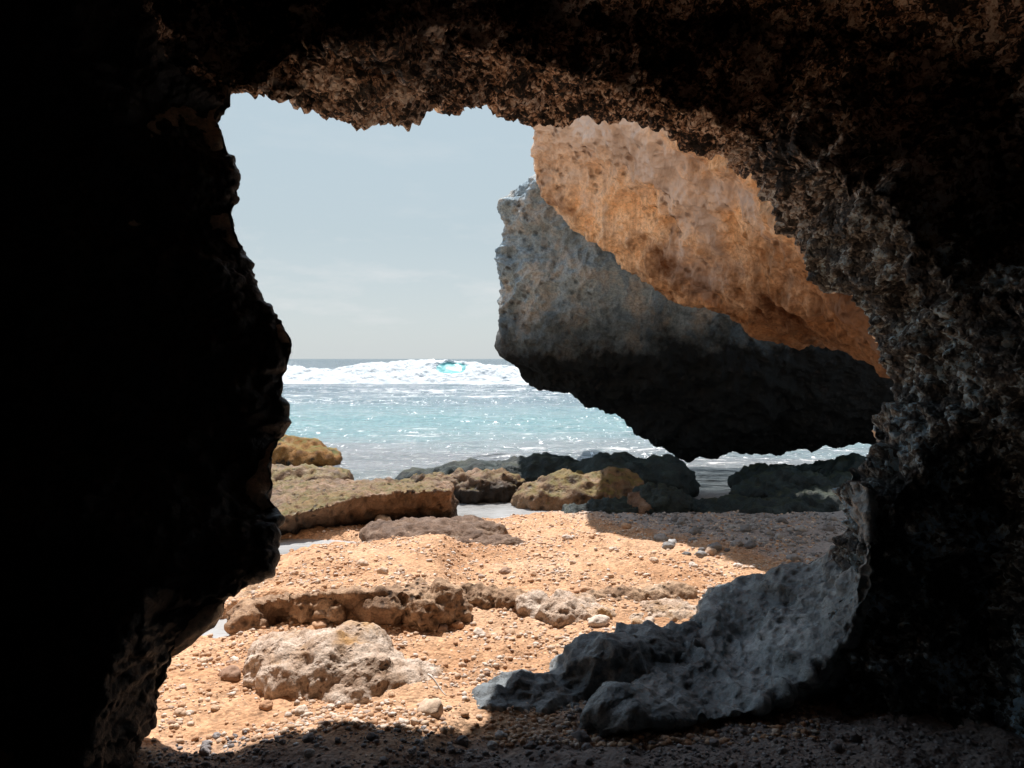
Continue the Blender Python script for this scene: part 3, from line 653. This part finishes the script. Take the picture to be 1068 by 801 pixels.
# flat brown rocks mid beach
rock('flat_rock', [E(448, 560, 8.6, .75, .5, .18, (0, 3, 14)), E(402, 578, 8.2, .50, .34, .13, (0, 0, 22)), E(485, 554, 8.9, .5, .35, .16)],
     .025, M['brown_flat'], 'low wedge of smooth brown rock beside the tide pool', amp=.8, freq=1.0, pit=.8, strata=.03)
rock('flat_rock', [E(478, 574, 8.1, .55, .25, .12, (0, 0, 6)), E(512, 570, 8.2, .4, .2, .11)],
     .02, M['brown_flat'], 'thin brown rock strip half sunk in gravel in the middle of the beach', amp=.8, freq=1.2, pit=.9, strata=.03)
# mossy slab
rock('mossy_slab', [slab([(240, 548, 8.6), (300, 538, 8.75), (345, 524, 9.0), (385, 516, 9.3), (430, 511, 9.5), (470, 511, 9.7), (474, 505, 10.6), (440, 503, 11.2), (360, 503, 11.6), (240, 505, 11.6)], -.5, -.05, .75)],
     .025, M['slab'], 'broad flat mossy slab with a dark undercut front at the water edge', 'rock', amp=1.05, freq=1.3, pit=1.1, smooth=2, strata=.03)
rock('mossy_rock', [E(300, 478, 19.3, 1.1, .9, .52), E(322, 480, 19.0, .75, .7, .32), E(270, 474, 19.8, 1.2, .9, .55)],
     .06, M['orange_moss'], 'orange seaweed-covered rock standing in the shallow sea', amp=.9, freq=.5, pit=1.2)
rock('flat_rock', [E(310, 502, 15.4, .95, .8, .28), E(270, 504, 15.4, 1.0, .9, .3), E(340, 504, 15.2, .45, .5, .22)],
     .05, M['mossy'], 'low brown rock awash between the slab and the seaweed rock', amp=1.0, freq=.6, pit=1.0)
rock('weedy_rock', [E(640, 512, 13.0, 1.35, .7, .56), E(570, 502, 13.4, 1.1, .6, .40), E(690, 508, 12.9, .55, .6, .50), E(500, 502, 13.8, 1.1, .5, .34), E(450, 504, 14.0, .7, .4, .26)],
     .045, M['weed'], 'long black-green weedy rock along the waterline', amp=.7, freq=.6, pit=1.2)
rock('mossy_rock', [E(490, 512, 12.2, .75, .4, .30, (0, 0, 5)), E(455, 507, 12.6, .6, .4, .2), E(525, 510, 12.3, .35, .35, .26)],
     .03, M['slab'], 'low brown mossy rock with a black hollow, in front of the weedy rock', amp=1.0, freq=.8, pit=1.3)
rock('mossy_rock', [E(600, 522, 11.9, .85, .6, .42, (-8, 0, 0)), E(565, 524, 11.7, .45, .4, .30), E(640, 515, 12.1, .5, .5, .38)],
     .03, M['mossy'], 'sloping ochre rock with yellow moss and sun on its face', amp=.8, freq=.8, pit=.9)
rock('weedy_rock', [E(640, 540, 11.0, .8, .35, .26, (0, -5, 0)), E(690, 530, 11.0, .5, .35, .32), E(605, 540, 10.9, .4, .3, .16)],
     .03, M['weed'], 'low jagged black rock in shade before the ochre rock', amp=1.1, freq=.9, pit=1.3, strata=.02)
rock('rock', [slab([(654, 514, 10.9), (668, 511, 11.0), (692, 524, 10.8), (678, 530, 10.7), (668, 528, 10.7)], -.2)],
     .015, M['brown_flat'], 'small tan triangular rock fragment leaning on the jagged black rock', amp=.4, freq=1.6, pit=.5, smooth=3)
# shaded shelf on the right
rock('rock_shelf', [E(790, 534, 11.2, 1.3, .5, .16, (0, 0, 4)), E(735, 534, 11.2, .7, .4, .15), E(850, 530, 11.4, .9, .5, .22)],
     .035, M['weed'], 'dark wet rock shelf in the shade under the cliff', amp=1.1, freq=.8, pit=1.2, strata=.03)
rock('dark_rock', [E(835, 516, 12.2, .95, .4, .34, (0, 6, 0)), E(795, 520, 12.1, .5, .4, .24), E(880, 515, 12.2, .5, .4, .3)],
     .035, M['weed'], 'dark humped rock in the shade, nearer one below the cliff base', amp=1.0, freq=.7, pit=1.0)
rock('dark_rock', [E(850, 500, 14.2, 1.0, .5, .28, (0, -4, 0)), E(800, 503, 14.0, .6, .5, .2), E(895, 498, 14.0, .6, .5, .34)],
     .04, M['weed'], 'dark humped rock at the water edge directly under the cliff base', amp=1.1, freq=.6, pit=1.0)

# ------------------------------------------------------------------ stones and gravel
def stone_mesh(seed, sub=3):
    bm = bmesh.new(); bmesh.ops.create_icosphere(bm, subdivisions=sub, radius=1)
    P = np.array([v.co[:] for v in bm.verts]); r = random.Random(seed)
    s = np.array([1, r.uniform(.6, .95), r.uniform(.45, .75)])
    d = 1 + .38 * fbm(P * 1.1, 3, 400 + seed) + .10 * fbm(P * 3.5, 2, 500 + seed)
    P = np.sign(P) * np.abs(P) ** r.uniform(.8, 1.0) * d[:, None] * s
    for v, p in zip(bm.verts, P): v.co = p
    for f in bm.faces: f.smooth = True
    me = bpy.data.meshes.new('stone'); bm.to_mesh(me); bm.free(); return me
SM = [stone_mesh(i) for i in range(6)]
for me in SM: me.materials.append(M['stone'])
SG = [m_.copy() for m_ in SM]
for me in SG: me.materials.clear(); me.materials.append(M['shade_grey_stone'])
SD = [m_.copy() for m_ in SM]
for me in SD: me.materials.clear(); me.materials.append(M['shade_dark_stone'])
def put_stone(meshes, name, px, py, wpx, label, group, cat='stone'):
    p = on_ground(px, py); r = wpx / 2 * p[1] / F
    o = bpy.data.objects.new(name, random.choice(meshes)); COL.objects.link(o)
    o.location = (p[0], p[1] + r * .4, p[2] + r * .22); o.rotation_euler = (random.uniform(-.3, .3), random.uniform(-.3, .3), random.uniform(-.7, .7)); o.scale = (r, r, r)
    tag(o, label, cat, group); return o
# stones singled out
put_stone(SM, 'stone', 448, 746, 26, 'smooth tan oval stone in front of the pale boulder', None)
put_stone(SM, 'stone', 624, 652, 24, 'rounded tan stone against the grooved pale rock', None)
put_stone(SM, 'stone', 398, 547, 20, 'lone brown stone on the sand before the mossy slab', None)
put_stone(SM, 'stone', 238, 708, 22, 'brownish rounded stone on the sand near the black cave wall', None)
put_stone(SD, 'stone', 606, 776, 22, 'pale grey flat stone lying on the shaded shingle', None)
put_stone(SD, 'stone', 288, 578, 14, 'small dark stone at the edge of the tide pool', None)
GL = 'small rounded pale stone lying loose on the sunlit sand'
GD = 'small stone toned dark for shade among the shingle on the cave floor'
pl = [(207, 725), (255, 700), (226, 740), (188, 748), (275, 740), (310, 745), (345, 738), (470, 738), (430, 755), (415, 742), (380, 735), (500, 662), (520, 668), (535, 662), (550, 660), (565, 665),
      (655, 660), (690, 665), (480, 655), (463, 660), (350, 660), (330, 655), (400, 600), (420, 597), (560, 600), (600, 590), (640, 600), (680, 585), (720, 590), (745, 580), (690, 560), (620, 560), (655, 553),
      (590, 560), (560, 580), (530, 600), (700, 610), (740, 600), (770, 590), (610, 615), (640, 575), (500, 600), (380, 590), (350, 595), (310, 600), (330, 608), (285, 640), (240, 690), (215, 690), (300, 690)]
for px, py in pl: put_stone(SM, 'stone', px + random.uniform(-4, 4), py + random.uniform(-3, 3), random.uniform(6, 14), GL, 'loose stones on the sunlit sand')
for i in range(30):
    px = random.uniform(200, 1020); py = random.uniform(765, 797); put_stone(SD, 'stone', px, py, random.uniform(6, 14), GD, 'stones on the cave floor')
GR = 'stone toned grey for shade among the shingle under the overhang'
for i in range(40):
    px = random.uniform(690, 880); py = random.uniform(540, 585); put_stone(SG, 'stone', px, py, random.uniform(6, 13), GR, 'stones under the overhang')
# gravel as one mass each
def gravel(name, n, region, rmin, rmax, mat, label, seed):
    rg = np.random.default_rng(seed); bm = bmesh.new(); bmesh.ops.create_icosphere(bm, subdivisions=1, radius=1)
    B = np.array([v.co[:] for v in bm.verts]); Ff = np.array([[v.index for v in f.verts] for f in bm.faces]); bm.free()
    x, y = region(rg, n); keep = fbm(np.stack([x, y, x * 0], 1) * 1.6, 3, seed) > rg.normal(0, .3, len(x)) - .05; x, y = x[keep], y[keep]; n = len(x)
    z = ground_z(x, y) + ground_fine(x, y); r = rmin * (rmax / rmin) ** (rg.random(n) ** 2.2)
    a = rg.random(n) * 6.283; ca, sa = np.cos(a)[:, None], np.sin(a)[:, None]
    S_ = np.stack([np.ones(n), rg.uniform(.6, 1, n), rg.uniform(.4, .75, n)], 1) * r[:, None]
    Vb = B[None] * (1 + rg.normal(0, .16, (n, len(B), 1))); Vb = Vb * S_[:, None]
    xx = Vb[..., 0] * ca - Vb[..., 1] * sa; yy = Vb[..., 0] * sa + Vb[..., 1] * ca
    V = np.stack([xx + x[:, None], yy + y[:, None], Vb[..., 2] + (z + r * .15)[:, None]], -1).reshape(-1, 3)
    Fa = (Ff[None] + (np.arange(n) * len(B))[:, None, None]).reshape(-1, 3)
    o = link(name, mesh_np(name, V, Fa), mat); tag(o, label, 'gravel', kind='stuff'); return o
def reg_lit(rg, n):
    y = 4.0 + 7.2 * rg.random(n) ** 1.25; x = rg.uniform(-.46, .40, n) * y + .0; return x, y
gravel('gravel', 48000, reg_lit, .005, .028, M['stone'], 'pale shell gravel scattered over the sunlit sand', 5)
def reg_dark(rg, n):
    x = rg.uniform(-2.2, 2.9, n); y = rg.uniform(2.9, 4.1, n) - .25 * rg.random(n); y = 2.9 + (y - 2.9) * (1 + .45 * ss(x, -.3, .6)); return x, y
gravel('shingle', 20000, reg_dark, .004, .020, M['shade_dark_stone'], 'shingle covering the cave floor, its shade put into a darker tone', 6)
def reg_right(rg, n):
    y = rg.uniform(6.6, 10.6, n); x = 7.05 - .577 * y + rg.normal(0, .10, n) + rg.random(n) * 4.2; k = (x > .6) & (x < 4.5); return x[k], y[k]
gravel('shingle', 14000, reg_right, .006, .035, M['shade_grey_stone'], 'shingle under the overhang, its shade put into a grey tone', 7)

# stick leaning on the boulder
a, b = at(446, 703, 4.55), at(466, 726, 4.5)
bm = bmesh.new(); prev = None; nseg = 10
d = b - a; L_ = np.linalg.norm(d); rings = []
for i in range(nseg + 1):
    t = i / nseg; r = .0065 * (1 - .45 * t); c = np.array([.006 * math.sin(t * 4), .004 * math.sin(t * 7), t * L_])
    rings.append([bm.verts.new((c[0] + r * math.cos(k * math.pi / 4), c[1] + r * math.sin(k * math.pi / 4), c[2])) for k in range(8)])
for i in range(nseg):
    for k in range(8): bm.faces.new((rings[i][k], rings[i][(k + 1) % 8], rings[i + 1][(k + 1) % 8], rings[i + 1][k]))
bm.faces.new(rings[0][::-1]); bm.faces.new(rings[-1])
for f in bm.faces: f.smooth = True
me = bpy.data.meshes.new('stick'); bm.to_mesh(me); bm.free()
o = link('stick', me, M['wood']); o.location = a; o.rotation_euler = Vector(d).to_track_quat('Z', 'Y').to_euler()
tag(o, 'thin bleached white stick leaning on the low end of the pale boulder', 'stick')

# ------------------------------------------------------------------ light, sky
EL, AZ = R(65), R(-15)
sd = Vector((math.cos(EL) * math.sin(AZ), math.cos(EL) * math.cos(AZ), math.sin(EL)))
sl = bpy.data.lights.new('sun', 'SUN'); sl.energy = 5.0; sl.angle = R(.5); sl.color = (1, .95, .90)
so = bpy.data.objects.new('sun', sl); COL.objects.link(so); so.rotation_euler = sd.to_track_quat('Z', 'Y').to_euler()
w = bpy.data.worlds.new('World'); SC.world = w; w.use_nodes = True; nt = w.node_tree; nt.nodes.clear(); n = N(nt)
sky = nt.nodes.new('ShaderNodeTexSky'); sky.sky_type = 'NISHITA'; sky.sun_disc = False; sky.sun_elevation = EL; sky.sun_rotation = AZ
sky.air_density = 1.0; sky.dust_density = 1.5; sky.ozone_density = 1.2
tc = nt.nodes.new('ShaderNodeTexCoord').outputs['Generated']
sep = n.node('ShaderNodeSeparateXYZ', Vector=tc)
cl = n.math('MULTIPLY', n.mapr(n.noise(n.scale(tc, (3, 3, 11)), 2.6, 7, .6), .52, .72), n.math('MULTIPLY', n.mapr(sep.outputs[2], .0, .05), n.mapr(sep.outputs[2], .10, .20, 1, .25)))
veil = n.ramp(sep.outputs[2], [(0, (.44, .475, .485)), (.05, (.42, .465, .48)), (.16, (.36, .425, .45)), (.34, (.35, .43, .47)), (.6, (.42, .56, .72)), (1, (.45, .60, .78))])
vm = n.node('ShaderNodeVectorMath', _operation='SCALE'); n.put(vm.inputs[0], veil); vm.inputs['Scale'].default_value = 10.0
col = n.mix(.9, sky.outputs[0], vm.outputs[0])
col = n.mix(n.math('MULTIPLY', cl, .45), col, (5.4, 5.5, 5.55))
bg = n.node('ShaderNodeBackground', Color=col, Strength=.10)
wo = nt.nodes.new('ShaderNodeOutputWorld'); nt.links.new(bg.outputs[0], wo.inputs[0])

vs = SC.view_settings; vs.view_transform = 'Standard'; vs.look = 'None'; vs.exposure = 0.55; vs.gamma = 1.0; vs.use_curve_mapping = False
SC.cycles.use_denoising = True; SC.cycles.max_bounces = 8; SC.cycles.diffuse_bounces = 4; SC.cycles.sample_clamp_indirect = 4
